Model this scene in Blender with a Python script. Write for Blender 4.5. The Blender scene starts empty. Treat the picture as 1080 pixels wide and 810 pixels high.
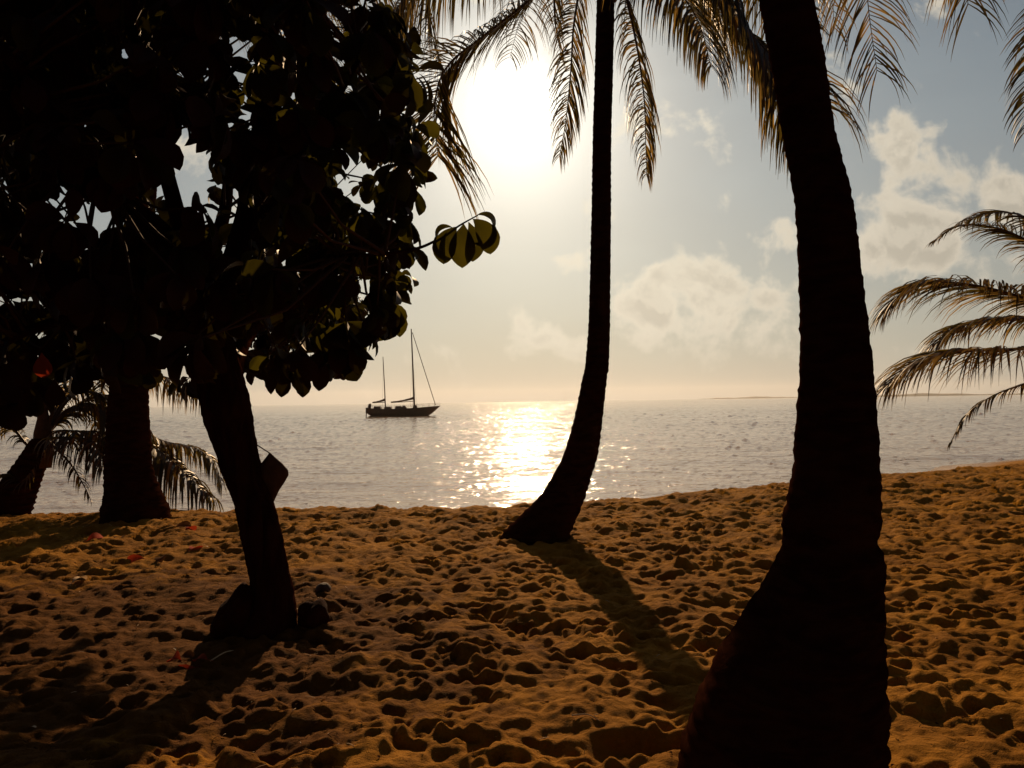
import bpy, math, random
import numpy as np
from mathutils import Vector, Matrix

random.seed(7)
rng = np.random.default_rng(11)
sc = bpy.context.scene
COL = sc.collection
R = math.radians

# ------------------------------------------------------------------ camera
FPX, CX, CY = 831.0, 540.0, 405.0          # focal length and centre in photo pixels (1080 x 810)
EYE = Vector((0.0, 0.0, 1.6))
PITCH, ROLL = R(1.28), R(0.82)
cam_d = bpy.data.cameras.new('camera')
cam_d.sensor_width = 36.0
cam_d.lens = 36.0 * FPX / 1080.0
cam_d.clip_start = 0.05
cam_d.clip_end = 40000
cam = bpy.data.objects.new('camera', cam_d)
COL.objects.link(cam)
CAMR = Matrix.Rotation(R(90) + PITCH, 3, 'X') @ Matrix.Rotation(-ROLL, 3, 'Z')
cam.matrix_world = Matrix.Translation(EYE) @ CAMR.to_4x4()
sc.camera = cam


def ray(px, py):
    return CAMR @ Vector(((px - CX) / FPX, (CY - py) / FPX, -1.0))


def P(px, py, Y):
    """world point seen at a photo pixel, Y metres in front of the camera (along world +Y)"""
    d = ray(px, py)
    return EYE + d * (Y / d.y)


# ------------------------------------------------------------------ light and sky
SUN_DIR = ray(547, 112).normalized()
SUN_EL = math.asin(SUN_DIR.z)
SUN_AZ = math.atan2(SUN_DIR.x, SUN_DIR.y)      # clockwise from +Y
sun_d = bpy.data.lights.new('sun', 'SUN')
sun_d.energy = 5.0
sun_d.angle = R(0.5)
sun_d.color = (1.0, 0.66, 0.36)
sun = bpy.data.objects.new('sun', sun_d)
COL.objects.link(sun)
sun.rotation_euler = (-SUN_DIR).to_track_quat('-Z', 'Y').to_euler()
sun.location = (0, 0, 30)

world = bpy.data.worlds.new('World')
sc.world = world
world.use_nodes = True
wt = world.node_tree
wt.nodes.clear()


def N(tree, typ, **kw):
    n = tree.nodes.new(typ)
    for k, v in kw.items():
        setattr(n, k, v)
    return n


def val(tree, sock, v):
    if isinstance(v, (int, float)):
        sock.default_value = v
    elif isinstance(v, (tuple, list)):
        if len(v) == 3 and len(sock.default_value) == 4:
            v = (*v, 1)
        sock.default_value = v
    else:
        tree.links.new(v, sock)


def M_(tree, op, a, b=0.0, c=None, clamp=False):
    n = N(tree, 'ShaderNodeMath', operation=op, use_clamp=clamp)
    val(tree, n.inputs[0], a)
    val(tree, n.inputs[1], b)
    if c is not None:
        val(tree, n.inputs[2], c)
    return n.outputs[0]


def VM(tree, op, a, b=(0, 0, 0), out=0):
    n = N(tree, 'ShaderNodeVectorMath', operation=op)
    val(tree, n.inputs[0], a)
    val(tree, n.inputs[1], b)
    return n.outputs[out]


def MR(tree, v, a, b, c, d, interp='SMOOTHSTEP'):
    n = N(tree, 'ShaderNodeMapRange', interpolation_type=interp)
    for i, s in enumerate((v, a, b, c, d)):
        val(tree, n.inputs[i], s)
    return n.outputs[0]


def MIX(tree, f, a, b, mode='MIX'):
    n = N(tree, 'ShaderNodeMix', data_type='RGBA', blend_type=mode)
    val(tree, n.inputs[0], f)
    val(tree, n.inputs[6], a)
    val(tree, n.inputs[7], b)
    return n.outputs[2]


def NOISE(tree, vec, scale, detail=4, rough=0.5, dist=0.0, out=0):
    n = N(tree, 'ShaderNodeTexNoise')
    if vec is not None:
        tree.links.new(vec, n.inputs['Vector'])
    n.inputs['Scale'].default_value = scale
    n.inputs['Detail'].default_value = detail
    n.inputs['Roughness'].default_value = rough
    n.inputs['Distortion'].default_value = dist
    return n.outputs[out]


sky = N(wt, 'ShaderNodeTexSky', sky_type='NISHITA')
sky.sun_disc = False
sky.sun_elevation = SUN_EL
sky.sun_rotation = SUN_AZ
sky.air_density = 1.0
sky.dust_density = 0.6
sky.ozone_density = 1.0
SKY_STRENGTH = 0.05
bg = N(wt, 'ShaderNodeBackground')
bg.inputs[1].default_value = SKY_STRENGTH
tc = N(wt, 'ShaderNodeTexCoord')
D = tc.outputs['Generated']
sep = N(wt, 'ShaderNodeSeparateXYZ')
wt.links.new(D, sep.inputs[0])
X_, Y_, Z_ = sep.outputs
yy = M_(wt, 'MAXIMUM', Y_, 0.08)
U = M_(wt, 'DIVIDE', X_, yy)
V = M_(wt, 'DIVIDE', Z_, yy)
comb = N(wt, 'ShaderNodeCombineXYZ')
wt.links.new(U, comb.inputs[0])
wt.links.new(V, comb.inputs[1])
UV = comb.outputs[0]
front = MR(wt, Y_, 0.1, 0.3, 0, 1)
cosang = VM(wt, 'DOT_PRODUCT', D, tuple(SUN_DIR), out=1)
SK = 1.0 / SKY_STRENGTH
skyc = MIX(wt, 1.0, sky.outputs[0], (0.74, 0.76, 0.73), 'MULTIPLY')
# thin high veil of cloud, brightest round the sun (forward scattering) and low over the sea
a1 = M_(wt, 'POWER', M_(wt, 'MAXIMUM', cosang, 0), 14.0)
a2 = M_(wt, 'POWER', M_(wt, 'MAXIMUM', cosang, 0), 90.0)
a3 = M_(wt, 'POWER', M_(wt, 'MAXIMUM', cosang, 0), 4.0)


def scaled(col, f):
    return VM(wt, 'MULTIPLY', col, VM(wt, 'SCALE', (1, 1, 1)))


def glow(fac, col):
    n = N(wt, 'ShaderNodeVectorMath', operation='SCALE')
    n.inputs[0].default_value = [c * SK for c in col]
    wt.links.new(fac, n.inputs[3])
    return n.outputs[0]


veil_tex = NOISE(wt, VM(wt, 'MULTIPLY', D, (2.2, 2.2, 7.0)), 1.3, 5, 0.55, 0.4)
veil = MR(wt, veil_tex, 0.3, 0.75, 0.75, 1.2)
low = M_(wt, 'POWER', M_(wt, 'SUBTRACT', 1.0, M_(wt, 'ABSOLUTE', Z_)), 9.0)
lowf = M_(wt, 'MULTIPLY', low, M_(wt, 'ADD', M_(wt, 'MULTIPLY', a3, 0.8), 0.2))
hazec = VM(wt, 'ADD', (0.30 * SK, 0.275 * SK, 0.235 * SK), glow(a3, (0.17, 0.145, 0.11)))
wlow = M_(wt, 'POWER', M_(wt, 'SUBTRACT', 1.0, M_(wt, 'ABSOLUTE', Z_)), 3.6)
acc = MIX(wt, M_(wt, 'MULTIPLY', wlow, 0.97), skyc, hazec)
acc = VM(wt, 'ADD', acc, glow(M_(wt, 'MULTIPLY', a1, veil), (0.05, 0.045, 0.04)))
acc = VM(wt, 'ADD', acc, glow(M_(wt, 'MULTIPLY', a3, veil), (0.035, 0.055, 0.055)))
acc = VM(wt, 'ADD', acc, glow(M_(wt, 'POWER', M_(wt, 'MAXIMUM', cosang, 0), 110.0), (0.42, 0.39, 0.34)))
acc = VM(wt, 'ADD', acc, glow(M_(wt, 'POWER', M_(wt, 'MAXIMUM', cosang, 0), 300.0), (0.35, 0.33, 0.29)))
acc = VM(wt, 'ADD', acc, glow(M_(wt, 'POWER', M_(wt, 'MAXIMUM', cosang, 0), 3000.0), (4.0, 3.8, 3.2)))
# cumulus banks
blobs = [  # px, py, half width, half height, weight
    (955, 215, 75, 95, 0.36), (1040, 220, 70, 75, 0.30), (945, 160, 42, 42, 0.24), (940, 260, 90, 40, 0.2),
    (805, 255, 50, 36, 0.34), (840, 330, 90, 60, 0.24), (735, 300, 75, 40, 0.26), (690, 320, 70, 50, 0.20),
    (597, 277, 36, 24, 0.27), (575, 345, 70, 34, 0.22), (1010, 300, 90, 50, 0.16), (720, 350, 150, 36, 0.14),
    (860, 120, 60, 30, 0.05), (560, 365, 150, 26, 0.13), (700, 385, 190, 22, 0.11), (760, 325, 150, 46, 0.10), (1030, 350, 90, 30, 0.14), (190, 150, 90, 60, 0.3), (670, 130, 60, 40, 0.16),
]
bias = None
warp = NOISE(wt, UV, 6.0, 5, 0.6, out=1)
UVw = VM(wt, 'ADD', UV, VM(wt, 'MULTIPLY', VM(wt, 'SUBTRACT', warp, (0.5, 0.5, 0.5)), (0.13, 0.10, 0)))
for (bx, by, rx, ry, w) in blobs:
    d = ray(bx, by)
    u0, v0 = d.x / d.y, d.z / d.y
    q = VM(wt, 'MULTIPLY', VM(wt, 'SUBTRACT', UVw, (u0, v0, 0)), (FPX / rx, FPX / ry, 0))
    ln = VM(wt, 'LENGTH', q, out=1)
    f = MR(wt, ln, 0.0, 1.25, w * 1.15, 0.0)
    bias = f if bias is None else M_(wt, 'ADD', bias, f)
cn = NOISE(wt, UV, 13.0, 8, 0.54, 0.2)
cn2 = NOISE(wt, VM(wt, 'ADD', UV, (0.0, -0.014, 0)), 13.0, 8, 0.54, 0.2)
field = M_(wt, 'ADD', M_(wt, 'MULTIPLY_ADD', cn, 1.5, -0.25), M_(wt, 'MULTIPLY', bias, front))
cov = MR(wt, field, 0.63, 0.88, 0.0, 0.92)
core = MR(wt, field, 0.72, 1.10, 0.0, 0.9)
relief = MR(wt, M_(wt, 'SUBTRACT', cn, cn2), -0.05, 0.05, 0.0, 1.0)
c_lit = MIX(wt, a1, (0.62 * SK, 0.55 * SK, 0.44 * SK), (1.0 * SK, 0.90 * SK, 0.70 * SK))
c_core = MIX(wt, a1, (0.40 * SK, 0.36 * SK, 0.29 * SK), (0.80 * SK, 0.71 * SK, 0.55 * SK))
shade = M_(wt, 'MULTIPLY', core, M_(wt, 'ADD', 0.45, M_(wt, 'MULTIPLY', relief, 0.55)))
cloudc = MIX(wt, shade, c_lit, c_core)
horizon_fade = MR(wt, Z_, 0.0, 0.10, 0.15, 1.0)
final = MIX(wt, M_(wt, 'MULTIPLY', cov, horizon_fade), acc, cloudc)
wt.links.new(final, bg.inputs[0])
wo = N(wt, 'ShaderNodeOutputWorld')
wt.links.new(bg.outputs[0], wo.inputs[0])

sc.view_settings.view_transform = 'Standard'
sc.view_settings.look = 'None'
sc.view_settings.exposure = 0.0
sc.view_settings.gamma = 1.0
sc.view_settings.use_curve_mapping = False
sc.cycles.max_bounces = 5
sc.cycles.transparent_max_bounces = 8
sc.cycles.sample_clamp_indirect = 4.0
sc.cycles.caustics_reflective = False
sc.cycles.caustics_refractive = False
sc.cycles.use_denoising = True
sc.cycles.volume_bounces = 0


# ------------------------------------------------------------------ helpers
def setp(o, label=None, cat=None, group=None, kind=None):
    if label:
        o['label'] = label
    if cat:
        o['category'] = cat
    if group:
        o['group'] = group
    if kind:
        o['kind'] = kind
    return o


def empty(name, loc, label, cat, group=None):
    o = bpy.data.objects.new(name, None)
    o.location = loc
    o.empty_display_size = 0.2
    COL.objects.link(o)
    return setp(o, label, cat, group)


class MB:
    def __init__(self):
        self.v, self.f, self.m, self.n = [], [], [], 0

    def add(self, verts, faces, mat=0):
        self.v.extend(verts)
        n = self.n
        self.f.extend([tuple(i + n for i in f) for f in faces])
        self.m.extend([mat] * len(faces))
        self.n += len(verts)

    def tube(self, pts, rads, seg=8, mat=0, cap=True):
        pts = [Vector(p) for p in pts]
        k = len(pts)
        vs, fs = [], []
        t = (pts[1] - pts[0]).normalized()
        a = t.orthogonal().normalized()
        for i, p in enumerate(pts):
            t = (pts[min(i + 1, k - 1)] - pts[max(i - 1, 0)]).normalized()
            a = (a - t * a.dot(t)).normalized()
            b = t.cross(a)
            for j in range(seg):
                th = 2 * math.pi * j / seg
                vs.append(tuple(p + (a * math.cos(th) + b * math.sin(th)) * rads[i]))
        for i in range(k - 1):
            for j in range(seg):
                fs.append((i * seg + j, i * seg + (j + 1) % seg, (i + 1) * seg + (j + 1) % seg, (i + 1) * seg + j))
        if cap:
            fs.append(tuple(range(seg))[::-1])
            fs.append(tuple((k - 1) * seg + j for j in range(seg)))
        self.add(vs, fs, mat)

    def box(self, c, s, rot=None, mat=0):
        vs = []
        for x in (-1, 1):
            for y in (-1, 1):
                for z in (-1, 1):
                    p = Vector((x * s[0] / 2, y * s[1] / 2, z * s[2] / 2))
                    if rot is not None:
                        p = rot @ p
                    vs.append(tuple(p + Vector(c)))
        self.add(vs, [(0, 1, 3, 2), (4, 6, 7, 5), (0, 4, 5, 1), (2, 3, 7, 6), (0, 2, 6, 4), (1, 5, 7, 3)], mat)

    def build(self, name, mats, parent=None, smooth=True, origin=None):
        me = bpy.data.meshes.new(name)
        v = self.v
        if origin is not None:
            v = [(a - origin[0], b - origin[1], c - origin[2]) for a, b, c in v]
        me.from_pydata(v, [], self.f)
        for m in (mats if isinstance(mats, (list, tuple)) else [mats]):
            me.materials.append(m)
        me.polygons.foreach_set('material_index', self.m)
        me.polygons.foreach_set('use_smooth', [smooth] * len(self.f))
        me.update()
        o = bpy.data.objects.new(name, me)
        COL.objects.link(o)
        if parent is not None:
            o.parent = parent
            o.matrix_parent_inverse = Matrix.Identity(4)
            if origin is None:
                # vertices were given in world space
                me.transform(Matrix.Translation(-Vector(parent.location)))
        elif origin is not None:
            o.location = origin
        return o


def grid_mesh(name, pts, nu, nv, mat, wrap=False):
    """pts: (nu*nv,3) array, row-major nu rows of nv"""
    me = bpy.data.meshes.new(name)
    nvq = nv if wrap else nv - 1
    i = np.arange(nu - 1)[:, None]
    j = np.arange(nvq)[None, :]
    j2 = (j + 1) % nv
    q = np.stack([i * nv + j, i * nv + j2, (i + 1) * nv + j2, (i + 1) * nv + j], -1).reshape(-1, 4)
    me.vertices.add(len(pts))
    me.vertices.foreach_set('co', np.asarray(pts, dtype=np.float32).ravel())
    me.loops.add(q.size)
    me.loops.foreach_set('vertex_index', q.ravel().astype(np.int32))
    me.polygons.add(len(q))
    me.polygons.foreach_set('loop_start', np.arange(0, q.size, 4, dtype=np.int32))
    me.polygons.foreach_set('use_smooth', np.ones(len(q), dtype=bool))
    me.update(calc_edges=True)
    me.materials.append(mat)
    o = bpy.data.objects.new(name, me)
    COL.objects.link(o)
    return o


def catmull(P0, n):
    """interpolate list of Vectors, n samples per span"""
    pts = [P0[0] * 2 - P0[1]] + list(P0) + [P0[-1] * 2 - P0[-2]]
    out = []
    for i in range(1, len(pts) - 2):
        a, b, c, d = pts[i - 1], pts[i], pts[i + 1], pts[i + 2]
        for k in range(n):
            t = k / n
            out.append(0.5 * ((2 * b) + (c - a) * t + (2 * a - 5 * b + 4 * c - d) * t * t + (3 * b - a - 3 * c + d) * t ** 3))
    out.append(pts[-2])
    return out


# ------------------------------------------------------------------ materials
def new_mat(name):
    m = bpy.data.materials.new(name)
    m.use_nodes = True
    t = m.node_tree
    t.nodes.clear()
    o = N(t, 'ShaderNodeOutputMaterial')
    return m, t, o


def simple(name, col, rough=0.8, var=0.25, scale=8.0, bump=0.0, bscale=40.0, spec=0.3, metal=0.0):
    m, t, o = new_mat(name)
    p = N(t, 'ShaderNodeBsdfPrincipled')
    tcn = N(t, 'ShaderNodeTexCoord')
    nz = NOISE(t, tcn.outputs['Object'], scale, 5, 0.6)
    c = MIX(t, MR(t, nz, 0.3, 0.7, 0, 1), tuple(x * (1 - var) for x in col), tuple(min(1, x * (1 + var)) for x in col))
    t.links.new(c, p.inputs['Base Color'])
    p.inputs['Roughness'].default_value = rough
    p.inputs['Specular IOR Level'].default_value = spec
    p.inputs['Metallic'].default_value = metal
    if bump:
        b = N(t, 'ShaderNodeBump')
        b.inputs['Strength'].default_value = 1.0
        b.inputs['Distance'].default_value = bump
        t.links.new(NOISE(t, tcn.outputs['Object'], bscale, 6, 0.65), b.inputs['Height'])
        t.links.new(b.outputs[0], p.inputs['Normal'])
    t.links.new(p.outputs[0], o.inputs[0])
    return m


def leafy(name, col, trans, tcol, rough=0.5, scale=3.0, spec=0.25):
    m, t, o = new_mat(name)
    p = N(t, 'ShaderNodeBsdfPrincipled')
    tcn = N(t, 'ShaderNodeTexCoord')
    nz = MR(t, NOISE(t, tcn.outputs['Object'], scale, 4, 0.6), 0.3, 0.7, 0, 1)
    t.links.new(MIX(t, nz, tuple(x * .65 for x in col), tuple(x * 1.3 for x in col)), p.inputs['Base Color'])
    p.inputs['Roughness'].default_value = rough
    p.inputs['Specular IOR Level'].default_value = spec
    tr = N(t, 'ShaderNodeBsdfTranslucent')
    t.links.new(MIX(t, nz, tuple(x * .6 for x in tcol), tcol), tr.inputs[0])
    mx = N(t, 'ShaderNodeMixShader')
    mx.inputs[0].default_value = trans
    t.links.new(p.outputs[0], mx.inputs[1])
    t.links.new(tr.outputs[0], mx.inputs[2])
    t.links.new(mx.outputs[0], o.inputs[0])
    return m


def bark(name, col, ring_scale=0.0, bump=0.01, vert=False):
    m, t, o = new_mat(name)
    p = N(t, 'ShaderNodeBsdfPrincipled')
    tcn = N(t, 'ShaderNodeTexCoord')
    ob = tcn.outputs['Object']
    st = VM(t, 'MULTIPLY', ob, (14, 14, 2.2) if vert else (5, 5, 16))
    n1 = NOISE(t, st, 1.0, 7, 0.65, 0.6)
    n2 = NOISE(t, ob, 2.2, 4, 0.6)
    c = MIX(t, MR(t, n1, 0.35, 0.65, 0, 1), tuple(x * .55 for x in col), tuple(x * 1.25 for x in col))
    c = MIX(t, MR(t, n2, 0.5, 0.7, 0, 0.6), c, tuple(x * 1.6 for x in col))
    t.links.new(c, p.inputs['Base Color'])
    p.inputs['Roughness'].default_value = 1.0
    p.inputs['Specular IOR Level'].default_value = 0.0
    b = N(t, 'ShaderNodeBump')
    b.inputs['Distance'].default_value = bump
    t.links.new(n1, b.inputs['Height'])
    t.links.new(b.outputs[0], p.inputs['Normal'])
    t.links.new(p.outputs[0], o.inputs[0])
    return m


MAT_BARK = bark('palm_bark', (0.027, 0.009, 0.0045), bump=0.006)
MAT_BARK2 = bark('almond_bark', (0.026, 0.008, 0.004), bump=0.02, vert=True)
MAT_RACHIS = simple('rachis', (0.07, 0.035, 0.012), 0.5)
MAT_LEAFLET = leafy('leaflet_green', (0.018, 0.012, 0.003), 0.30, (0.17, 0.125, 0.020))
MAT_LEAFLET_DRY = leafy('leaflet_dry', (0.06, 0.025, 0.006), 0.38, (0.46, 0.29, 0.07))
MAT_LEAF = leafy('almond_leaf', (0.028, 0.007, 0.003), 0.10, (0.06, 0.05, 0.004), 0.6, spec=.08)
MAT_LEAF2 = leafy('almond_leaf_backlit', (0.016, 0.012, 0.003), 0.34, (0.11, 0.095, 0.008), 0.6, spec=.12)  # brighter copy of the almond leaf, backlight put into its colour
MAT_LEAF_RED = leafy('almond_leaf_red', (0.16, 0.022, 0.008), 0.3, (0.45, 0.05, 0.015), 0.45)
MAT_TWIG = simple('twig', (0.05, 0.024, 0.012), 0.85)
MAT_FIBRE = simple('palm_fibre', (0.08, 0.04, 0.018), 0.95, bump=0.01)


def sand_material():
    m, t, o = new_mat('sand')
    p = N(t, 'ShaderNodeBsdfPrincipled')
    tcn = N(t, 'ShaderNodeTexCoord')
    ob = tcn.outputs['Object']
    n1 = NOISE(t, ob, 1.1, 6, 0.6)
    n2 = NOISE(t, ob, 60.0, 5, 0.7)
    n3 = NOISE(t, ob, 9.0, 5, 0.65)
    c = MIX(t, MR(t, n1, 0.35, 0.65, 0, 1), (0.225, 0.094, 0.009), (0.355, 0.158, 0.015))
    c = MIX(t, MR(t, n2, 0.55, 0.75, 0, 0.55), c, (0.09, 0.028, 0.004))
    c = MIX(t, MR(t, n3, 0.60, 0.72, 0, 0.4), c, (0.10, 0.034, 0.005))
    # leaf litter and humus, plus crown shade painted dark under the almond tree
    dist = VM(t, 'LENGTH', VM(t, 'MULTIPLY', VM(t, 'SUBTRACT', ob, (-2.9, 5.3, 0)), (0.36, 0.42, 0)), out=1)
    litter_shade = MR(t, M_(t, 'ADD', M_(t, 'MULTIPLY', NOISE(t, ob, 3.0, 7, 0.7), 1.3), M_(t, 'MULTIPLY', dist, -0.55)), -0.04, 0.30, 0.0, 0.85)
    c = MIX(t, litter_shade, c, (0.085, 0.032, 0.007))
    # damp strip low on the foreshore
    sp = N(t, 'ShaderNodeSeparateXYZ')
    t.links.new(ob, sp.inputs[0])
    wet = MR(t, sp.outputs[2], -0.35, -0.75, 0, 1)
    c = MIX(t, wet, c, (0.30, 0.20, 0.12))
    t.links.new(c, p.inputs['Base Color'])
    t.links.new(MR(t, wet, 0, 1, 0.95, 0.35), p.inputs['Roughness'])
    p.inputs['Specular IOR Level'].default_value = 0.03
    b = N(t, 'ShaderNodeBump')
    b.inputs['Distance'].default_value = 0.03
    b.inputs['Strength'].default_value = 0.9
    hh = M_(t, 'ADD', M_(t, 'MULTIPLY', NOISE(t, ob, 22.0, 6, 0.65), 1.0), M_(t, 'MULTIPLY', NOISE(t, ob, 160.0, 3, 0.6), 0.25))
    t.links.new(hh, b.inputs['Height'])
    t.links.new(b.outputs[0], p.inputs['Normal'])
    t.links.new(p.outputs[0], o.inputs[0])
    return m


def water_material():
    m, t, o = new_mat('sea_water')
    p = N(t, 'ShaderNodeBsdfPrincipled')
    tcn = N(t, 'ShaderNodeTexCoord')
    ob = tcn.outputs['Object']
    p.inputs['Base Color'].default_value = (0.34, 0.20, 0.085, 1)
    p.inputs['Roughness'].default_value = 0.07
    p.inputs['IOR'].default_value = 1.333
    v1 = VM(t, 'MULTIPLY', ob, (0.6, 1.0, 1.0))
    h1 = M_(t, 'MULTIPLY', NOISE(t, v1, 0.35, 3, 0.5, 0.3), 0.50)
    h2 = M_(t, 'MULTIPLY', NOISE(t, v1, 1.6, 4, 0.6, 0.4), 0.24)
    gust = MR(t, NOISE(t, VM(t, 'MULTIPLY', ob, (0.55, 1.0, 1.0)), 1.9, 3, 0.6), 0.56, 0.66, 0.25, 1.6)
    h3 = M_(t, 'MULTIPLY', M_(t, 'MULTIPLY', NOISE(t, ob, 8.0, 3, 0.65, 0.2), 0.13), gust)
    b = N(t, 'ShaderNodeBump')
    b.inputs['Distance'].default_value = 0.24
    b.inputs['Strength'].default_value = 1.0
    patch = MR(t, NOISE(t, VM(t, 'MULTIPLY', ob, (0.35, 1.0, 1.0)), 0.035, 4, 0.6), 0.35, 0.65, 0.55, 1.15)
    t.links.new(M_(t, 'MULTIPLY', M_(t, 'ADD', M_(t, 'ADD', h1, h2), h3), patch), b.inputs['Height'])
    t.links.new(b.outputs[0], p.inputs['Normal'])
    t.links.new(p.outputs[0], o.inputs[0])
    return m


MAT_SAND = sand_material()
MAT_WATER = water_material()

# ------------------------------------------------------------------ ground
SEA_Z = -1.0
HAZE = 0.00004


def crest(x):
    return np.interp(x, [-40, -8, 0, 2.3, 5.6, 9.6, 12, 30, 200], [9.5, 12.0, 12.6, 13.6, 15.4, 17.6, 18.7, 28, 110])


def base_height(x, y):
    s = y - crest(x)
    slope = np.interp(x, [-100, 10.5, 15, 40], [0.26, 0.26, 0.12, 0.08])
    sm = np.where(s > 4, s, np.log1p(np.exp(np.clip(s, -30, 4) * 2.2)) / 2.2)
    z = -slope * sm
    z = np.maximum(z, -4.0)
    return z + 0.05 * np.sin(x * 0.35 + 0.6) * np.cos(y * 0.3)


# trampled relief raster: overlapping shallow hollows that leave sharp crests between them
RES = 0.02
RX0, RX1, RY0, RY1 = -17.0, 19.0, 0.5, 22.0
nx, ny = int((RX1 - RX0) / RES), int((RY1 - RY0) / RES)
H = np.zeros((ny, nx), np.float32)


def fft_noise(shape, wl_lo, wl_hi, res, ax=1.0, ay=1.0):
    w = rng.standard_normal(shape).astype(np.float32)
    F = np.fft.rfft2(w)
    fy = np.fft.fftfreq(shape[0], res)[:, None] * ay
    fx = np.fft.rfftfreq(shape[1], res)[None, :] * ax
    f = np.sqrt(fx * fx + fy * fy) + 1e-6
    band = np.exp(-(np.maximum(0, f - 1 / wl_lo) * wl_lo) ** 2 * 2) * np.exp(-(np.maximum(0, 1 / wl_hi - f) * wl_hi) ** 2 * 8)
    out = np.fft.irfft2(F * band, shape)
    return (out / out.std()).astype(np.float32)


def stamp(n, rlo, rhi, dlo, dhi, elong):
    global H
    for _ in range(n):
        cx = rng.uniform(RX0, RX1)
        cy = rng.uniform(RY0, RY1)
        if abs(cx) > 0.85 * cy + 1.5:
            continue
        a = rng.uniform(rlo, rhi)
        bb = a / rng.uniform(1.0, elong)
        d = rng.uniform(dlo, dhi)
        th = rng.normal(0, 0.40)
        ir = int(a * 1.25 / RES) + 1
        ix, iy = int((cx - RX0) / RES), int((cy - RY0) / RES)
        x0, x1, y0, y1 = max(ix - ir, 0), min(ix + ir, nx), max(iy - ir, 0), min(iy + ir, ny)
        if x1 <= x0 or y1 <= y0:
            continue
        gx = (np.arange(x0, x1) * RES + RX0 - cx)[None, :]
        gy = (np.arange(y0, y1) * RES + RY0 - cy)[:, None]
        u = gx * math.cos(th) + gy * math.sin(th)
        v = -gx * math.sin(th) + gy * math.cos(th)
        rr = (u / a) ** 2 + (v / bb) ** 2
        pit = d * (rr - 1.0)
        rim = 0.22 * d * np.exp(-((np.sqrt(rr) - 1.12) / 0.16) ** 2)
        sub = H[y0:y1, x0:x1]
        H[y0:y1, x0:x1] = np.where(rr < 1, np.minimum(sub * 0.45, pit), sub + rim * (rr < 2))


stamp(900, 0.10, 0.20, 0.015, 0.04, 2.2)
stamp(1800, 0.07, 0.18, 0.014, 0.042, 2.6)
rd = 1.0 - np.abs(fft_noise(H.shape, 0.19, 0.46, RES, 2.0, 1.0))
H += np.maximum(rd, -0.7) * 0.041
rd = 1.0 - np.abs(fft_noise(H.shape, 0.10, 0.24, RES, 1.8, 1.0))
H += np.maximum(rd, -0.7) * 0.0135
H += (fft_noise(H.shape, 0.15, 0.48, RES, 1.7, 1.0) * 0.011)
# break up the outlines of the hollows
wxr, wyr = fft_noise(H.shape, 0.12, 0.6, RES) * 0.030 / RES, fft_noise(H.shape, 0.12, 0.6, RES) * 0.022 / RES
jy, jx = np.meshgrid(np.arange(ny), np.arange(nx), indexing='ij')
H = H[np.clip((jy + wyr).astype(int), 0, ny - 1), np.clip((jx + wxr).astype(int), 0, nx - 1)]
H += (fft_noise(H.shape, 0.05, 0.16, RES, 1.2, 1.0) * 0.0048)
H *= np.clip(0.95 + 0.28 * fft_noise(H.shape, 0.8, 3.0, RES), 0.7, 1.35)
H += (fft_noise(H.shape, 0.9, 3.0, RES) * 0.02)
# slight smoothing
k = np.array([1, 2, 1], np.float32) / 4
for _ in range(1):
    H = np.pad(H, 1, mode='edge')
    H = k[0] * H[:-2] + k[1] * H[1:-1] + k[2] * H[2:]
    H = k[0] * H[:, :-2] + k[1] * H[:, 1:-1] + k[2] * H[:, 2:]
yy_, xx_ = np.meshgrid(np.arange(ny) * RES + RY0, np.arange(nx) * RES + RX0, indexing='ij')
pp = ((xx_ - 0.55) / 0.27) ** 2 + ((yy_ - 3.62) / 0.17) ** 2
H -= np.where(pp < 1, 0.085 * (1 - pp), 0).astype(np.float32)
H += (0.02 * np.exp(-((np.sqrt(pp) - 1.15) / 0.2) ** 2)).astype(np.float32)


def relief(x, y):
    fx = np.clip((x - RX0) / RES, 0, nx - 1.001)
    fy = np.clip((y - RY0) / RES, 0, ny - 1.001)
    ix, iy = fx.astype(int), fy.astype(int)
    ax, ay = fx - ix, fy - iy
    ix1, iy1 = np.minimum(ix + 1, nx - 1), np.minimum(iy + 1, ny - 1)
    h = (H[iy, ix] * (1 - ax) + H[iy, ix1] * ax) * (1 - ay) + (H[iy1, ix] * (1 - ax) + H[iy1, ix1] * ax) * ay
    e = np.minimum.reduce([x - RX0, RX1 - x, y - RY0, RY1 - y])
    mask = np.clip(e / 1.0, 0, 1)
    s = y - crest(x)
    mask = mask * np.clip(1 - (s - 0.6) / 2.0, 0.08, 1)
    # firmer, flatter sand left of the almond tree
    flat = 1 - 0.45 * np.exp(-((x + 2.6) / 1.6) ** 2 - ((y - 6.5) / 2.2) ** 2)
    near = np.interp(y, [0, 3.0, 5.5], [0.6, 0.78, 1.0])
    return h * mask * flat * near


def gz(x, y):
    x = np.atleast_1d(np.asarray(x, float))
    y = np.atleast_1d(np.asarray(y, float))
    return float((base_height(x, y) + relief(x, y))[0])


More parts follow.
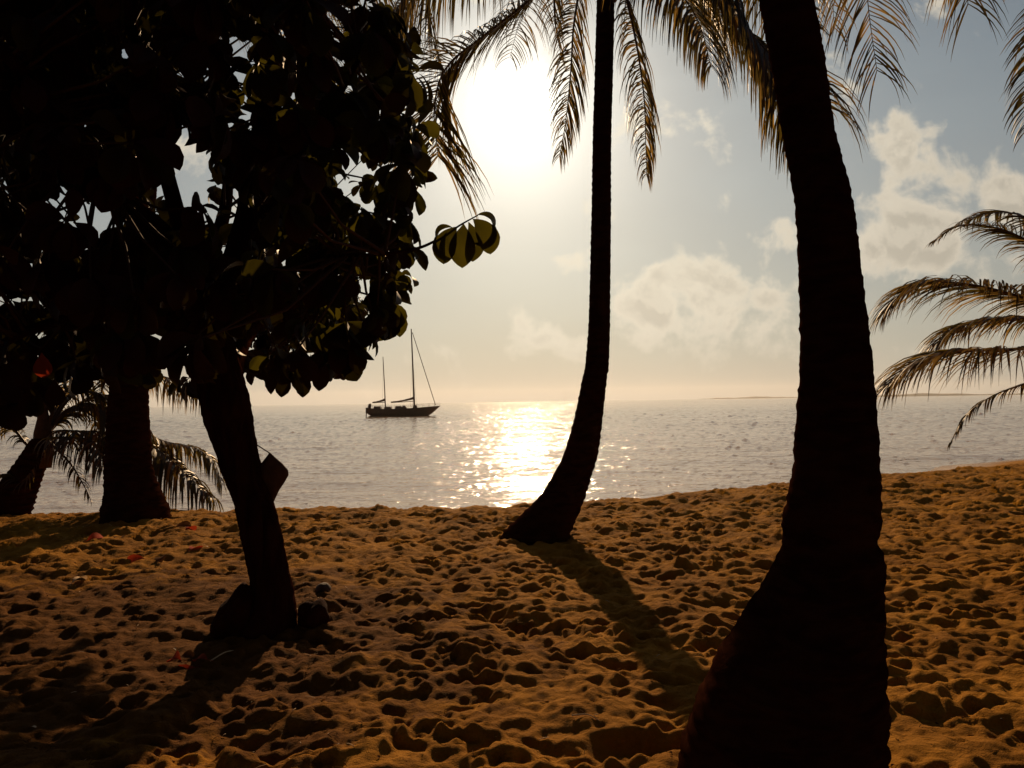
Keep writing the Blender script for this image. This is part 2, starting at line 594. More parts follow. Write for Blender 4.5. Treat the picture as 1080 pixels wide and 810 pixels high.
ang = np.concatenate([np.arange(-180, -60, 5.0), np.arange(-60, -48, 1.0), np.arange(-48, 48, 0.15), np.arange(48, 60, 1.0), np.arange(60, 180, 5.0)])
rad = np.concatenate([[0.02, 0.5, 1.0, 1.5], 2.0 * np.exp(np.arange(0, math.log(12.5), 0.0044)), [25.5, 26.5, 28, 30, 33, 36, 40, 45, 52, 60, 75, 100, 150, 250, 500, 1200, 3000, 8800]])
A, RR = np.meshgrid(np.radians(ang), rad)
gx, gy = RR * np.sin(A), RR * np.cos(A)
gzv = base_height(gx, gy) + relief(gx, gy)
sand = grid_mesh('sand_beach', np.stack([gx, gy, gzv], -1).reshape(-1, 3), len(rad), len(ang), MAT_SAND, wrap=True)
setp(sand, 'trampled orange brown sand beach full of shallow footprints', kind='structure')

# ------------------------------------------------------------------ sea
ang = np.concatenate([np.arange(-100, -46, 2.0), np.arange(-46, 46, 0.13), np.arange(46, 101, 2.0)])
rad = np.concatenate([9.0 * np.exp(np.arange(0, math.log(60), 0.0065)), 540 * np.exp(np.linspace(0.05, math.log(16.4), 50))])
A, RR = np.meshgrid(np.radians(ang), rad)
wx, wy = RR * np.sin(A), RR * np.cos(A)
wz = np.zeros_like(wx)
spacing = RR * 0.010
for k_ in range(70):
    wl = math.exp(rng.uniform(math.log(0.5), math.log(14)))
    th = rng.normal(-0.12, 0.5)
    amp = 0.0034 * wl ** 0.85 * (0.9 if wl < 4 else 0.45)
    kx, ky = 2 * math.pi / wl * math.sin(th), 2 * math.pi / wl * math.cos(th)
    fade = np.clip(1 - spacing * 3.5 / wl, 0, 1)
    wz += 1.2 * amp * fade * np.sin(kx * wx + ky * wy + rng.uniform(0, 6.28)) * 0.55
# small steep wavelets
wn = rng.standard_normal(wx.shape)
for _ in range(1):
    wn = 0.25 * np.roll(wn, 1, 1) + 0.5 * wn + 0.25 * np.roll(wn, -1, 1)
wn /= wn.std()
wn = wn * (0.35 + 0.4 * np.abs(wn))
wz += wn * 0.00026 * np.minimum(RR, 120) * np.clip((540 - RR) / 400, 0, 1)
# a low swell line running in towards the beach on the right
for (ya, yb, amp, w_) in ((34, 1.0, 0.05, 1.1), (43, 1.0, 0.05, 1.4), (29, 0.8, 0.025, 0.7)):
    line = ya + 0.10 * (wx - 15) + 1.2 * np.sin(wx * 0.12 + ya)
    env = np.clip((wx - 2) / 12, 0, 1) * (0.6 + 0.4 * np.sin(wx * 0.31 + ya))
    dd = wy - line
    wz += amp * env * np.exp(-np.where(dd < 0, (dd / (w_ * .55)) ** 2, (dd / (w_ * 2)) ** 2))
sea = grid_mesh('sea_water', np.stack([wx, wy, wz + SEA_Z], -1).reshape(-1, 3), len(rad), len(ang), MAT_WATER)
setp(sea, 'calm sea glittering under a low hazy sun', kind='structure')

# far low land on the horizon
MAT_LAND = simple('far_land', (0.06, 0.07, 0.06), 0.95, 0.3, 0.01)


def headland(name, px0, px1, Y, hpx, label, seed):
    r = random.Random(seed)
    mb = MB()
    n = 80
    x0, x1 = P(px0, 420, Y).x, P(px1, 420, Y).x
    hm = hpx / FPX * Y
    rows = []
    ph = [r.uniform(0, 6.28) for _ in range(5)]
    for i in range(n + 1):
        t = i / n
        x = x0 + (x1 - x0) * t
        e = min(1, t * 5, (1 - t) * 5) ** 0.7
        h = hm * e * (0.62 + 0.2 * math.sin(t * 7 + ph[0]) + 0.12 * math.sin(t * 17 + ph[1]) + 0.06 * math.sin(t * 53 + ph[2]))
        rows.append([(x, Y - 120 * e - 5, SEA_Z - 3), (x, Y - 60 * e, SEA_Z + h * 0.6), (x, Y, SEA_Z + h + 0.5), (x, Y + 70 * e, SEA_Z + h * .6), (x, Y + 140 * e + 5, SEA_Z - 3)])
    vs = [v for row in rows for v in row]
    fs = [(i * 5 + j, (i + 1) * 5 + j, (i + 1) * 5 + j + 1, i * 5 + j + 1) for i in range(n) for j in range(4)]
    mb.add(vs, fs)
    o = mb.build(name, MAT_LAND)
    return setp(o, label, kind='structure')


headland('hill', 900, 1230, 5200, 3.8, 'low wooded headland faint on the horizon at the right', 3)
headland('hill', 735, 850, 6500, 2.0, 'tiny faint islet on the horizon', 5)


# ------------------------------------------------------------------ haze over the sea
mbz = MB()
mbz.box((0, 0, 68), (19000, 19000, 150))
m_, t_, o_ = new_mat('sea_haze')
pv = N(t_, 'ShaderNodeVolumePrincipled')
pv.inputs['Color'].default_value = (0.93, 0.92, 0.90, 1)
pv.inputs['Density'].default_value = HAZE
pv.inputs['Anisotropy'].default_value = 0.5
t_.links.new(pv.outputs[0], o_.inputs['Volume'])
hz = mbz.build('haze', m_, smooth=False)
setp(hz, 'thin warm haze lying over the sea', kind='stuff')


# ------------------------------------------------------------------ palms
def trunk_mesh(ctrl, ring=0.075, amp=0.035, seg=44, seed=0, lump=0.05):
    """ctrl: (px centre, py, half width px, Y) from the ground up"""
    r = random.Random(seed)
    pts = [(P(c, y, Y), hw * Y / FPX) for c, y, hw, Y in ctrl]
    C = catmull([Vector((p.x, p.y, p.z)) for p, _ in pts], 40)
    Rr = catmull([Vector((h, 0, 0)) for _, h in pts], 40)
    # resample by height
    zs = np.array([c.z for c in C])
    zs = np.maximum.accumulate(zs)
    zlist = np.arange(zs[0], zs[-1], 0.016)
    cx = np.interp(zlist, zs, [c.x for c in C])
    cy = np.interp(zlist, zs, [c.y for c in C])
    rr = np.interp(zlist, zs, [v.x for v in Rr])
    ph = [r.uniform(0, 6.28) for _ in range(12)]
    vs, n = [], len(zlist)
    for i, z in enumerate(zlist):
        q = z / ring + 0.35 * math.sin(z * 3.1 + ph[0])
        for j in range(seg):
            th = 2 * math.pi * j / seg
            qq = q + 0.22 * math.sin(th + ph[1]) + 0.10 * math.sin(3 * th + ph[2] + z)
            fr = qq - math.floor(qq)
            saw = (fr ** 2.0) * (1 if fr < 0.9 else (1 - fr) * 10)
            f = 1 + amp * (saw - 0.3) + lump * (0.5 * math.sin(2 * th + z * 2.3 + ph[3]) * 0.5 + 0.3 * math.sin(3 * th - z * 4 + ph[4]) + 0.25 * math.sin(5 * th + z * 9 + ph[5]) * 0.5)
            f += 0.006 * math.sin(z * 113 + th * 9 + ph[8]) + 0.006 * math.sin(z * 167 - th * 13 + ph[9]) + 0.012 * math.sin(z * 37 + ph[6] + th * 2) + 0.010 * math.sin(z * 71 + th * 5 + ph[7])
            vs.append((cx[i] + rr[i] * f * math.cos(th), cy[i] + rr[i] * f * math.sin(th), z))
    fs = [(i * seg + j, i * seg + (j + 1) % seg, (i + 1) * seg + (j + 1) % seg, (i + 1) * seg + j) for i in range(n - 1) for j in range(seg)]
    fs.append(tuple((n - 1) * seg + j for j in range(seg)))
    mb = MB()
    mb.add(vs, fs)
    return mb, Vector((cx[-1], cy[-1], zlist[-1]))


def frond_mesh(way, seed, lmax=0.75, npl=85, droop=1.0, width=0.034, dry=0.15, sweep=0.6, rr=0.022, start=0.18, lift=0.12, side_bias=0.0, miss=0.03, roll=0.0, tip=0.35, side0=None, twist=0.0, tw0=0.4, tw1=0.85):
    r = random.Random(seed)
    pts = catmull([Vector(w) for w in way], 14)
    L = [0.0]
    for a, b in zip(pts, pts[1:]):
        L.append(L[-1] + (b - a).length)
    T = L[-1]
    npl = int(npl * 1.3)
    width *= 0.80
    gapc = [r.random() for _ in range(4)]

    def at(s):
        s = max(0.0, min(T, s))
        for i in range(len(L) - 1):
            if L[i + 1] >= s:
                f = (s - L[i]) / max(1e-6, L[i + 1] - L[i])
                return pts[i].lerp(pts[i + 1], f), (pts[i + 1] - pts[i]).normalized()
        return pts[-1], (pts[-1] - pts[-2]).normalized()
    mb = MB()
    k = 26
    mb.tube([at(T * i / k)[0] for i in range(k + 1)], [rr * (1 - 0.88 * (i / k) ** 0.8) for i in range(k + 1)], 6, 0)
    side = None
    Zv = Vector((0, 0, 1))
    for i in range(npl):
        t = start + (1 - start) * (i + r.uniform(-.2, .2)) / (npl - 1)
        t = min(max(t, 0), 1)
        p, tg = at(t * T)
        s = tg.cross(Zv)
        if side is None:
            side = s.normalized() if side0 is None else Vector(side0).normalized()
            if roll:
                side = Matrix.Rotation(roll, 3, tg) @ side
        side = (side - tg * side.dot(tg)).normalized()
        if s.length > 0.4 and not roll and side0 is None and not twist:
            side = (side * 0.7 + s.normalized() * (0.3 if side.dot(s) > 0 else -0.3)).normalized()
        u = (t - start) / (1 - start)
        sd = side
        if twist:
            sd = Matrix.Rotation(twist * min(1, max(0, (u - tw0) / (tw1 - tw0))), 3, tg) @ side
        up = sd.cross(tg).normalized()
        ll = lmax * (0.45 + 0.55 * min(1, u / 0.25)) * (1 if u < 0.55 else 1 - (1 - tip) * ((u - 0.55) / 0.45) ** 1.3)
        for sg in (-1, 1):
            if r.random() < miss or (r.random() < .6 and any(abs(u - g_) < .012 for g_ in gapc)):
                continue
            l = ll * r.uniform(0.86, 1.08)
            sw = sweep * (0.75 + 0.75 * u) + r.gauss(0, .14)
            l *= 1 if r.random() > .08 else r.uniform(.4, .8)
            d = (sd * sg * math.cos(sw) + tg * math.sin(sw) + up * (lift + r.uniform(-.08, .08))).normalized()
            g = droop * r.uniform(0.8, 1.2) * (1.0 if r.random() > .06 else 1.9)
            wdir = (tg - d * tg.dot(d)).normalized()
            wdir = Matrix.Rotation(sg * 0.5 + r.uniform(-.5, .5), 3, d) @ wdir
            q = p.copy()
            ns = 5
            w0 = width * r.uniform(.75, 1.15) * (0.55 + 0.45 * min(1, ll / lmax + .2))
            prof = (0.55, 1.0, 0.95, 0.75, 0.42, 0.06)
            vs = []
            for j in range(ns + 1):
                w = w0 * prof[j] * 0.5
                vs.append(tuple(q - wdir * w))
                vs.append(tuple(q + wdir * w))
                st = l / ns
                d = (d + Vector((0, 0, -1)) * g * 0.30 * (j + 0.6) / ns * 1.6).normalized()
                wdir = (wdir - d * wdir.dot(d)).normalized()
                q = q + d * st
            fs = [(2 * j, 2 * j + 1, 2 * j + 3, 2 * j + 2) for j in range(ns)]
            mb.add(vs, fs, 2 if r.random() < dry + 0.12 * u else 1)
    return mb


FM = None


def add_frond(root, way, seed, **kw):
    mb = frond_mesh(way, seed, **kw)
    return mb.build('frond', [MAT_RACHIS, MAT_LEAFLET, MAT_LEAFLET_DRY], root)


def generic_way(top, az, el, L, sag=1.0):
    h = Vector((math.sin(az), math.cos(az), 0))
    out = []
    p = Vector(top)
    e = el
    out.append(p.copy())
    for i in range(6):
        p = p + (h * math.cos(e) + Vector((0, 0, 1)) * math.sin(e)) * (L / 6)
        e -= R(13) * sag * (0.7 + 0.25 * i)
        e = max(e, R(-86))
        out.append(p.copy())
    return out


def heart(root, top, r=0.16):
    mb = MB()
    mb.tube([top - Vector((0, 0, .35)), top - Vector((0, 0, .1)), top + Vector((0, 0, .18)), top + Vector((0, 0, .5)), top + Vector((0, 0, .95))],
            [r * .85, r * 1.15, r * 1.05, r * .5, r * .06], 14)
    mb.build('crown_shaft', MAT_FIBRE, root)


def WAY(top, *pp):
    return [Vector(top)] + [P(*q) for q in pp]


# --- centre palm
base = P(566, 565, 9.4)
palm_c = empty('coconut_palm', (base.x, base.y, gz(base.x, base.y)), 'slender coconut palm with curved foot and hanging fronds at mid beach', 'palm tree')
mb, top = trunk_mesh([(562, 592, 41, 9.4), (565, 568, 37, 9.4), (568, 560, 35, 9.4), (582, 540, 29, 9.4), (595, 520, 23, 9.4), (604, 500, 20, 9.4), (612, 480, 18, 9.4),
                      (621, 440, 15, 9.4), (627, 400, 13.2, 9.4), (630, 380, 12.4, 9.4), (633, 300, 10.8, 9.4), (635, 150, 10.0, 9.4), (639, 0, 9.4, 9.4), (641, -30, 9.4, 9.4)], seed=2, amp=0.045, ring=0.085)
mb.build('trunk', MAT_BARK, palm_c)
heart(palm_c, top, 0.13)
sp = dict(droop=1.3, lmax=0.85)
add_frond(palm_c, WAY(top, (600, -38, 9.3), (556, 2, 9.1), (510, 38, 8.9), (470, 72, 8.8), (458, 115, 8.8), (462, 165, 8.8)), 1, droop=0.75, lmax=1.05, sweep=0.5, npl=130, rr=0.034, tip=.9, width=.026, dry=.1, twist=R(80), tw0=.45, tw1=.8)
add_frond(palm_c, WAY(top, (590, -110, 9.6), (520, -110, 10.0), (455, -50, 10.2), (452, 20, 10.2), (467, 80, 10.2), (462, 150, 10.2)), 2, droop=1.3, lmax=1.15, sweep=.4, npl=75, rr=0.026, dry=.3, width=.024)
add_frond(palm_c, WAY(top, (600, -75, 9.0), (540, -85, 8.6), (480, -55, 8.3), (425, 0, 8.1), (395, 60, 8.0)), 3, droop=2.4, lmax=1.15, sweep=.3, npl=90, width=.026)
add_frond(palm_c, WAY(top, (618, -30, 9.2), (606, 20, 9.0), (602, 75, 8.95), (597, 125, 8.95), (590, 165, 8.95)), 4, droop=1.6, lmax=0.62, npl=84, sweep=0.55, dry=.35, side0=(.7, .7, 0), width=.022, miss=.12)
add_frond(palm_c, WAY(top, (612, -60, 9.6), (588, -40, 9.8), (585, 15, 9.9), (592, 60, 9.9)), 5, droop=1.2, lmax=0.55, npl=40, dry=.4, rr=0.04, width=.022)
add_frond(palm_c, WAY(top, (655, -20, 9.2), (670, 40, 9.1), (679, 100, 9.1), (681, 150, 9.1), (682, 185, 9.1)), 6, droop=2.6, lmax=0.68, npl=90, sweep=0.3, dry=.3, side0=(.68, .74, 0), width=.026, miss=.1)
add_frond(palm_c, WAY(top, (690, -60, 9.2), (740, -25, 8.9), (785, 28, 8.6), (825, 72, 8.5), (856, 112, 8.4)), 7, droop=2.0, lmax=1.25, sweep=.3, npl=150, rr=0.036, start=.1, tip=.8, width=.040, twist=R(50), tw0=.6, dry=.08)
add_frond(palm_c, WAY(top, (700, -95, 9.8), (770, -80, 10.2), (830, -30, 10.5), (860, 30, 10.6)), 8, droop=2.0, lmax=1.25, sweep=.35, npl=130, rr=0.026, width=.036, dry=.08)
add_frond(palm_c, WAY(top, (670, -50, 8.8), (700, -30, 8.3), (735, 20, 8.0), (750, 70, 7.9)), 9, droop=2.0, lmax=1.15, sweep=.35, npl=120, rr=0.024, width=.032)
add_frond(palm_c, WAY(top, (600, -70, 9.5), (530, -60, 9.8), (450, -20, 10.0), (418, 40, 10.0), (420, 100, 10.0)), 10, droop=1.8, lmax=1.0, sweep=.35, npl=120, width=.034, dry=.1)
add_frond(palm_c, WAY(top, (690, -75, 9.0), (735, -50, 8.8), (770, -5, 8.7), (792, 45, 8.6), (800, 90, 8.6)), 11, droop=1.9, lmax=1.0, sweep=.4, npl=120, width=.032, dry=.1)
for i, (az, el) in enumerate(((20, 62), (75, 55), (130, 50), (185, 42), (240, 58), (300, 60), (340, 40), (60, 25), (165, 66), (215, 25))):
    add_frond(palm_c, generic_way(top, R(az), R(el), 3.9), 20 + i, droop=1.6, lmax=1.05, sweep=.4, npl=60, width=.026)

# --- right foreground palm
base = P(826, 850, 3.1)
palm_r = empty('coconut_palm', (base.x, base.y, gz(base.x, base.y)), 'thick coconut palm with swollen foot closest to the viewer at the right', 'palm tree')
mb, top = trunk_mesh([(820, 905, 114, 3.08), (821, 850, 107, 3.1), (822, 810, 103, 3.1), (829, 760, 97, 3.11), (841, 700, 84, 3.13), (860, 640, 66, 3.17), (873, 600, 55, 3.2), (876, 583, 51, 3.21), (875, 570, 46.5, 3.22), (877, 545, 48, 3.24),
                      (881.5, 500, 43, 3.28), (882, 470, 41.5, 3.32), (882, 430, 39, 3.36), (881, 380, 35.5, 3.4), (875, 290, 31.5, 3.55), (868, 211, 29, 3.66), (853, 140, 26.5, 3.78), (842, 70, 27, 3.88), (829, 0, 27, 4.0), (806, -120, 25, 4.2),
                      (788, -240, 24, 4.35), (778, -350, 23, 4.45)], ring=0.062, amp=0.034, seg=72, seed=5, lump=0.028)
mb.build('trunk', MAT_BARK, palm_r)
heart(palm_r, top, 0.14)
add_frond(palm_r, WAY(top, (800, -470, 5.0), (850, -400, 5.8), (893, -230, 6.4), (908, -80, 6.6), (916, 10, 6.7), (925, 75, 6.7)), 31, droop=1.0, lmax=0.95, npl=100, dry=.6, sweep=.55, tip=.45, width=.02)
add_frond(palm_r, WAY(top, (830, -480, 4.9), (930, -420, 5.6), (1000, -250, 6.0), (1012, -100, 6.1), (1017, -40, 6.1), (1021, 5, 6.1)), 32, droop=1.0, lmax=0.95, npl=95, dry=.35, sweep=.55, tip=.5, width=.02)
add_frond(palm_r, WAY(top, (830, -440, 4.4), (930, -400, 4.6), (1010, -250, 4.8), (1050, -120, 4.9), (1068, -50, 4.9)), 33, droop=1.3, lmax=0.8, npl=75, dry=.2, width=.02)
add_frond(palm_r, WAY(top, (790, -460, 5.4), (830, -380, 6.6), (868, -220, 7.2), (880, -80, 7.4), (878, -10, 7.4), (880, 30, 7.4)), 34, droop=1.5, lmax=0.9, npl=75, dry=.5, width=.02)
for i, (az, el) in enumerate(((60, 50), (110, 40), (150, 55), (190, 45), (230, 50), (275, 45), (310, 60), (355, 65), (140, 15), (210, 20), (255, 20))):
    add_frond(palm_r, generic_way(top, R(az), R(el), 3.8), 40 + i, droop=1.5, lmax=1.0, npl=60, width=.024)

# --- thick palm behind the almond tree, left
base = P(143, 542, 11.0)
palm_l = empty('coconut_palm', (base.x, base.y, gz(base.x, base.y)), 'stout dark palm with flared foot behind the leafy tree at the left', 'palm tree')
mb, top = trunk_mesh([(144, 560, 38, 11), (143, 543, 34, 11), (142, 535, 33, 11), (140, 520, 28, 11), (136, 495, 23.5, 11), (135.5, 470, 22, 11), (135, 430, 20, 11), (137, 390, 18.5, 11), (142, 300, 16, 11), (150, 200, 14, 11), (160, 80, 13, 11), (168, -20, 12.5, 11)], seed=8, ring=0.09, amp=.03)
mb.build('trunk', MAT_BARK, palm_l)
heart(palm_l, top, 0.15)
for i, (az, el, L) in enumerate(((95, 45, 4.0), (120, 30, 3.9), (70, 30, 4.2), (150, 40, 4.2), (190, 35, 4.0), (250, 35, 4.2), (280, 20, 4.0), (310, 40, 4.2), (350, 45, 4.0), (30, 40, 4.2), (100, 5, 3.9), (200, 5, 3.6), (260, -8, 3.6), (140, 0, 3.6), (55, 5, 3.8))):
    add_frond(palm_l, generic_way(top, R(az), R(el), L), 60 + i, droop=1.5, lmax=1.05, sweep=.4, npl=66, width=.028)

# --- young leaning palm at the shore, far left
base = P(6, 537, 12.0)
palm_y = empty('coconut_palm', (base.x, base.y, gz(base.x, base.y)), 'short leaning palm with low sprawling fronds at the far left of the shore', 'palm tree')
mb, top = trunk_mesh([(-2, 552, 26, 12), (4, 540, 25, 12), (12, 525, 22, 12), (22, 508, 19, 12), (31, 493, 16, 12), (40, 476, 14, 12), (46, 462, 11, 12)], seed=9, ring=0.08, amp=.08, lump=.1)
mb.build('trunk', MAT_BARK, palm_y)
heart(palm_y, top - Vector((0, 0, .1)), 0.13)
for i, (w, kw) in enumerate((
        (((60, 455, 12), (85, 455, 12), (105, 457, 12), (118, 475, 12)), dict(lmax=.9, droop=2.5, npl=60, sweep=.25)),
        (((58, 462, 11.8), (80, 462, 11.7), (100, 468, 11.6), (108, 495, 11.6)), dict(lmax=.8, droop=2.2, npl=50, sweep=.25)),
        (((62, 445, 12.2), (78, 430, 12.4), (100, 418, 12.6), (125, 418, 12.7)), dict(lmax=.6, droop=1.7, npl=60)),
        (((75, 430, 12.2), (115, 432, 12.4), (152, 463, 12.5), (188, 492, 12.5), (226, 528, 12.5)), dict(lmax=1.1, droop=2.2, npl=90, width=.05, sweep=.25)),
        (((80, 415, 12.3), (125, 425, 12.6), (165, 462, 12.9), (205, 472, 13), (226, 488, 13), (234, 512, 13)), dict(lmax=.8, droop=2.3, npl=80, width=.04, sweep=.25)),
        (((60, 430, 12.3), (95, 385, 12.8), (150, 390, 13), (205, 412, 13), (235, 440, 13)), dict(lmax=.8, droop=2.6, npl=120, dry=.6, sweep=.2)),
        (((55, 435, 12), (60, 400, 12), (66, 350, 12), (90, 300, 12), (125, 290, 12)), dict(lmax=.6, droop=1.2, npl=70)),
        (((56, 470, 11.8), (75, 490, 11.7), (90, 515, 11.6), (96, 528, 11.6)), dict(lmax=.3, droop=1.5, npl=26, miss=.3)),
        (((38, 430, 12), (28, 400, 12), (10, 385, 12), (-30, 400, 12)), dict(lmax=.6, droop=1.5, npl=60)),
        (((30, 470, 12), (10, 450, 12), (-20, 455, 12), (-60, 490, 12)), dict(lmax=.6, droop=1.5, npl=60)),
        (((28, 505, 11.8), (10, 500, 11.8), (-10, 505, 11.8), (-30, 525, 11.8)), dict(lmax=.3, droop=1.2, npl=30)),
        (((70, 420, 12.3), (110, 395, 12.4), (100, 440, 12.6), (112, 470, 12.6)), dict(lmax=.5, droop=1.7, npl=50, dry=.5)))):
    add_frond(palm_y, WAY(top, *w), 80 + i, rr=.03, **kw)

# --- low palm leaning in from the right edge
crown = P(1165, 345, 8.0)
palm_e = empty('coconut_palm', (crown.x + 0.35, crown.y, gz(crown.x + 0.35, crown.y)), 'low palm whose arching fronds reach in from the right edge over the water', 'palm tree')
z0 = palm_e.location.z
mbt = MB()
kk = 60
mbt.tube([Vector((crown.x + 0.35 * (1 - t / kk) ** 2, crown.y, z0 - 0.3 + (crown.z - z0 + .3) * t / kk)) for t in range(kk + 1)], [(0.16 + 0.12 * max(0, 1 - t / 12) ** 2) * (1 + 0.04 * (t % 3 == 0)) for t in range(kk + 1)], 24)
mbt.build('trunk', MAT_BARK, palm_e)
heart(palm_e, crown, 0.13)
for i, (w, kw) in enumerate((
        (((1130, 290, 8), (1080, 252, 7.9), (1040, 238, 7.8), (1010, 239, 7.8), (985, 254, 7.8)), dict(lmax=.40, droop=.8, npl=85, width=.022, sweep=.8, dry=.3)),
        (((1130, 330, 8), (1080, 314, 7.9), (1030, 301, 7.8), (980, 298, 7.8), (950, 312, 7.8), (932, 330, 7.8)), dict(lmax=.82, droop=1.0, npl=115, dry=.6, width=.027, sweep=.75)),
        (((1130, 340, 8.2), (1080, 336, 8.4), (1040, 338, 8.5), (1010, 346, 8.5), (988, 362, 8.5)), dict(lmax=.72, droop=.95, npl=95, dry=.6, width=.027, sweep=.75)),
        (((1130, 360, 7.8), (1080, 368, 7.6), (1040, 369, 7.5), (1000, 372, 7.5), (965, 384, 7.5), (938, 405, 7.5)), dict(lmax=.95, droop=1.0, npl=115, dry=.65, width=.028, sweep=.72)),
        (((1130, 385, 8), (1080, 405, 7.9), (1050, 416, 7.9), (1022, 435, 7.9), (1003, 466, 7.9)), dict(lmax=.28, droop=1.6, npl=60, dry=.4, sweep=.9, miss=.15, width=.022)),
        )):
    add_frond(palm_e, WAY(crown, *w), 120 + i, rr=.02, **kw)
for i, (az, el) in enumerate(((20, 55), (60, 40), (100, 45), (150, 50), (200, 40), (340, 75))):
    add_frond(palm_e, generic_way(crown, R(az), R(el), 2.4), 130 + i, lmax=.55, npl=55)

# --- taller palm beyond the right edge: only the tip of one frond shows
crown = P(1330, -60, 7.5)
palm_t = empty('coconut_palm', (crown.x + .4, crown.y, gz(crown.x + .4, crown.y)), 'taller palm past the right edge with just one frond tip hanging in', 'palm tree')
z0 = palm_t.location.z
mbt = MB()
mbt.tube([Vector((crown.x + 0.4 * (1 - t / kk) ** 2, crown.y, z0 - 0.3 + (crown.z - z0 + .3) * t / kk)) for t in range(kk + 1)], [(0.14 + 0.14 * max(0, 1 - t / 12) ** 2) * (1 + 0.04 * (t % 3 == 0)) for t in range(kk + 1)], 24)
mbt.build('trunk', MAT_BARK, palm_t)
heart(palm_t, crown, 0.13)
add_frond(palm_t, WAY(crown, (1280, -110, 7.4), (1190, -90, 7.3), (1115, 0, 7.2), (1086, 80, 7.2), (1080, 140, 7.2)), 140, lmax=.55, side0=(1, .3, 0), droop=.9, npl=95)
for i, (az, el) in enumerate(((20, 45), (60, 40), (100, 45), (150, 50), (200, 40), (240, 55), (330, 50))):
    add_frond(palm_t, generic_way(crown, R(az), R(el), 3.6), 150 + i, npl=60)


# ------------------------------------------------------------------ almond tree
def leaf(mb, p, d, nrm, L, Wd, curl, mat, fine=0):
    """broad obovate leaf with a pointed tip, folded a little along its midrib"""
    d = d.normalized()
    side = d.cross(nrm).normalized()
    st = (0.0, 0.12, 0.3, 0.5, 0.68, 0.84, 0.94, 1.0)
    wp = (0.03, 0.22, 0.62, 0.92, 1.0, 0.74, 0.34, 0.01)
    kc = 1.0
    if fine:
        s2 = [i / fine for i in range(fine + 1)]
        wp = [float(np.interp(x, st, wp)) * .35 + .65 * (math.sin(math.pi * min(1, x ** 1.35 * 1.0)) ** .75 if 0 < x < 1 else .01) + .03 * math.sin(x * 31) * (x * (1 - x)) for x in s2]
        st = s2
        kc = 8.0 / fine
    vs = []
    q = p.copy()
    prev = 0
    for s, w in zip(st, wp):
        q = q + d * (s - prev) * L
        prev = s
        nn = side.cross(d).normalized()
        hw = Wd * 0.5 * w
        vs += [tuple(q - side * hw + nn * hw * 0.28), tuple(q), tuple(q + side * hw + nn * hw * 0.28)]
        d = (d - nn * curl * 0.16 * kc + Vector((0, 0, -1)) * 0.10 * kc).normalized()
        side = (side - d * side.dot(d)).normalized()
    fs = []
    for i in range(len(st) - 1):
        a = i * 3
        fs += [(a, a + 1, a + 4, a + 3), (a + 1, a + 2, a + 5, a + 4)]
    mb.add(vs, fs, mat)


def rosette(mb, p, axis, r, n, L, backlit=0.15, red=0.0):
    axis = axis.normalized()
    a = axis.orthogonal().normalized()
    b = axis.cross(a)
    off = r.uniform(0, 6.28)
    for i in range(n):
        th = off + i * 2.399
        el = r.uniform(0.0, 0.75)
        d = (a * math.cos(th) + b * math.sin(th)) * math.cos(el) + axis * math.sin(el) + Vector((0, 0, -1)) * r.uniform(0.3, 1.0)
        l = L * r.uniform(0.7, 1.12)
        nrm = (axis + Vector((0, 0, 0.8)) + Vector((r.uniform(-.4, .4), r.uniform(-.4, .4), 0)))
        if abs(nrm.normalized().dot(d.normalized())) > .95:
            nrm = d.orthogonal()
        pet = p + d.normalized() * 0.02 + axis * r.uniform(-.04, .03)
        x = r.random()
        leaf(mb, pet, d, nrm, l, l * r.uniform(0.52, 0.62), r.uniform(0.4, 1.5), 2 if x < red else (1 if x < backlit else 0))


base = P(276, 664, 5.6)
alm = empty('almond_tree', (base.x, base.y, gz(base.x, base.y)), 'broad leafed sea almond tree with leaning trunk and dense dark crown', 'tree')
mb, atop = trunk_mesh([(272, 700, 47, 5.6), (272, 672, 40, 5.6), (280, 650, 31, 5.6), (287, 625, 22, 5.6), (283, 600, 20.5, 5.6), (276, 563, 21, 5.6), (268, 530, 20.5, 5.6), (255, 497, 21.5, 5.6), (249, 475, 22, 5.58),
                       (242, 450, 25, 5.55), (237, 425, 26, 5.5), (230, 390, 24, 5.5), (222, 350, 22, 5.45)], ring=0.3, amp=0.0, seg=40, seed=12, lump=0.10)
# limbs
limbs = []


def limb(pts, r0, r1):
    c = catmull([Vector(p) for p in pts], 8)
    n = len(c)
    mb.tube(c, [r0 + (r1 - r0) * i / (n - 1) for i in range(n)], 10)
    limbs.extend(c[6:])
    return c


A0 = P(224, 358, 5.46)
limb([A0, P(205, 290, 5.3), P(180, 200, 5.0), P(150, 80, 4.9), P(120, -60, 5.0), P(90, -200, 5.0)], .07, .02)
limb([A0, P(240, 300, 5.5), P(262, 220, 5.5), P(280, 100, 5.4), P(290, -30, 5.4), P(300, -180, 5.4)], .11, .03)
limb([P(235, 310, 5.5), P(290, 290, 5.2), P(345, 272, 4.9), P(400, 268, 4.7), P(440, 262, 4.6), P(466, 250, 4.55), P(486, 237, 4.53), P(504, 227, 4.53)], .016, .0035)
limb([P(265, 210, 5.5), P(310, 160, 5.2), P(350, 110, 5.0), P(380, 60, 5.0)], .06, .015)
limb([P(240, 400, 5.5), P(262, 350, 6.4), P(300, 318, 7.6), P(335, 318, 8.8), P(365, 330, 10.0)], .08, .02)
limb([P(262, 350, 6.4), P(270, 280, 7.8), P(300, 240, 9.2), P(320, 220, 10.2)], .06, .02)
limb([A0, P(180, 320, 5.6), P(120, 270, 5.8), P(60, 240, 6.0), P(-10, 230, 6.2), P(-90, 240, 6.3)], .09, .02)
limb([P(195, 270, 5.2), P(120, 200, 4.6), P(60, 130, 4.2), P(10, 60, 4.0), P(-60, 10, 3.9)], .08, .02)
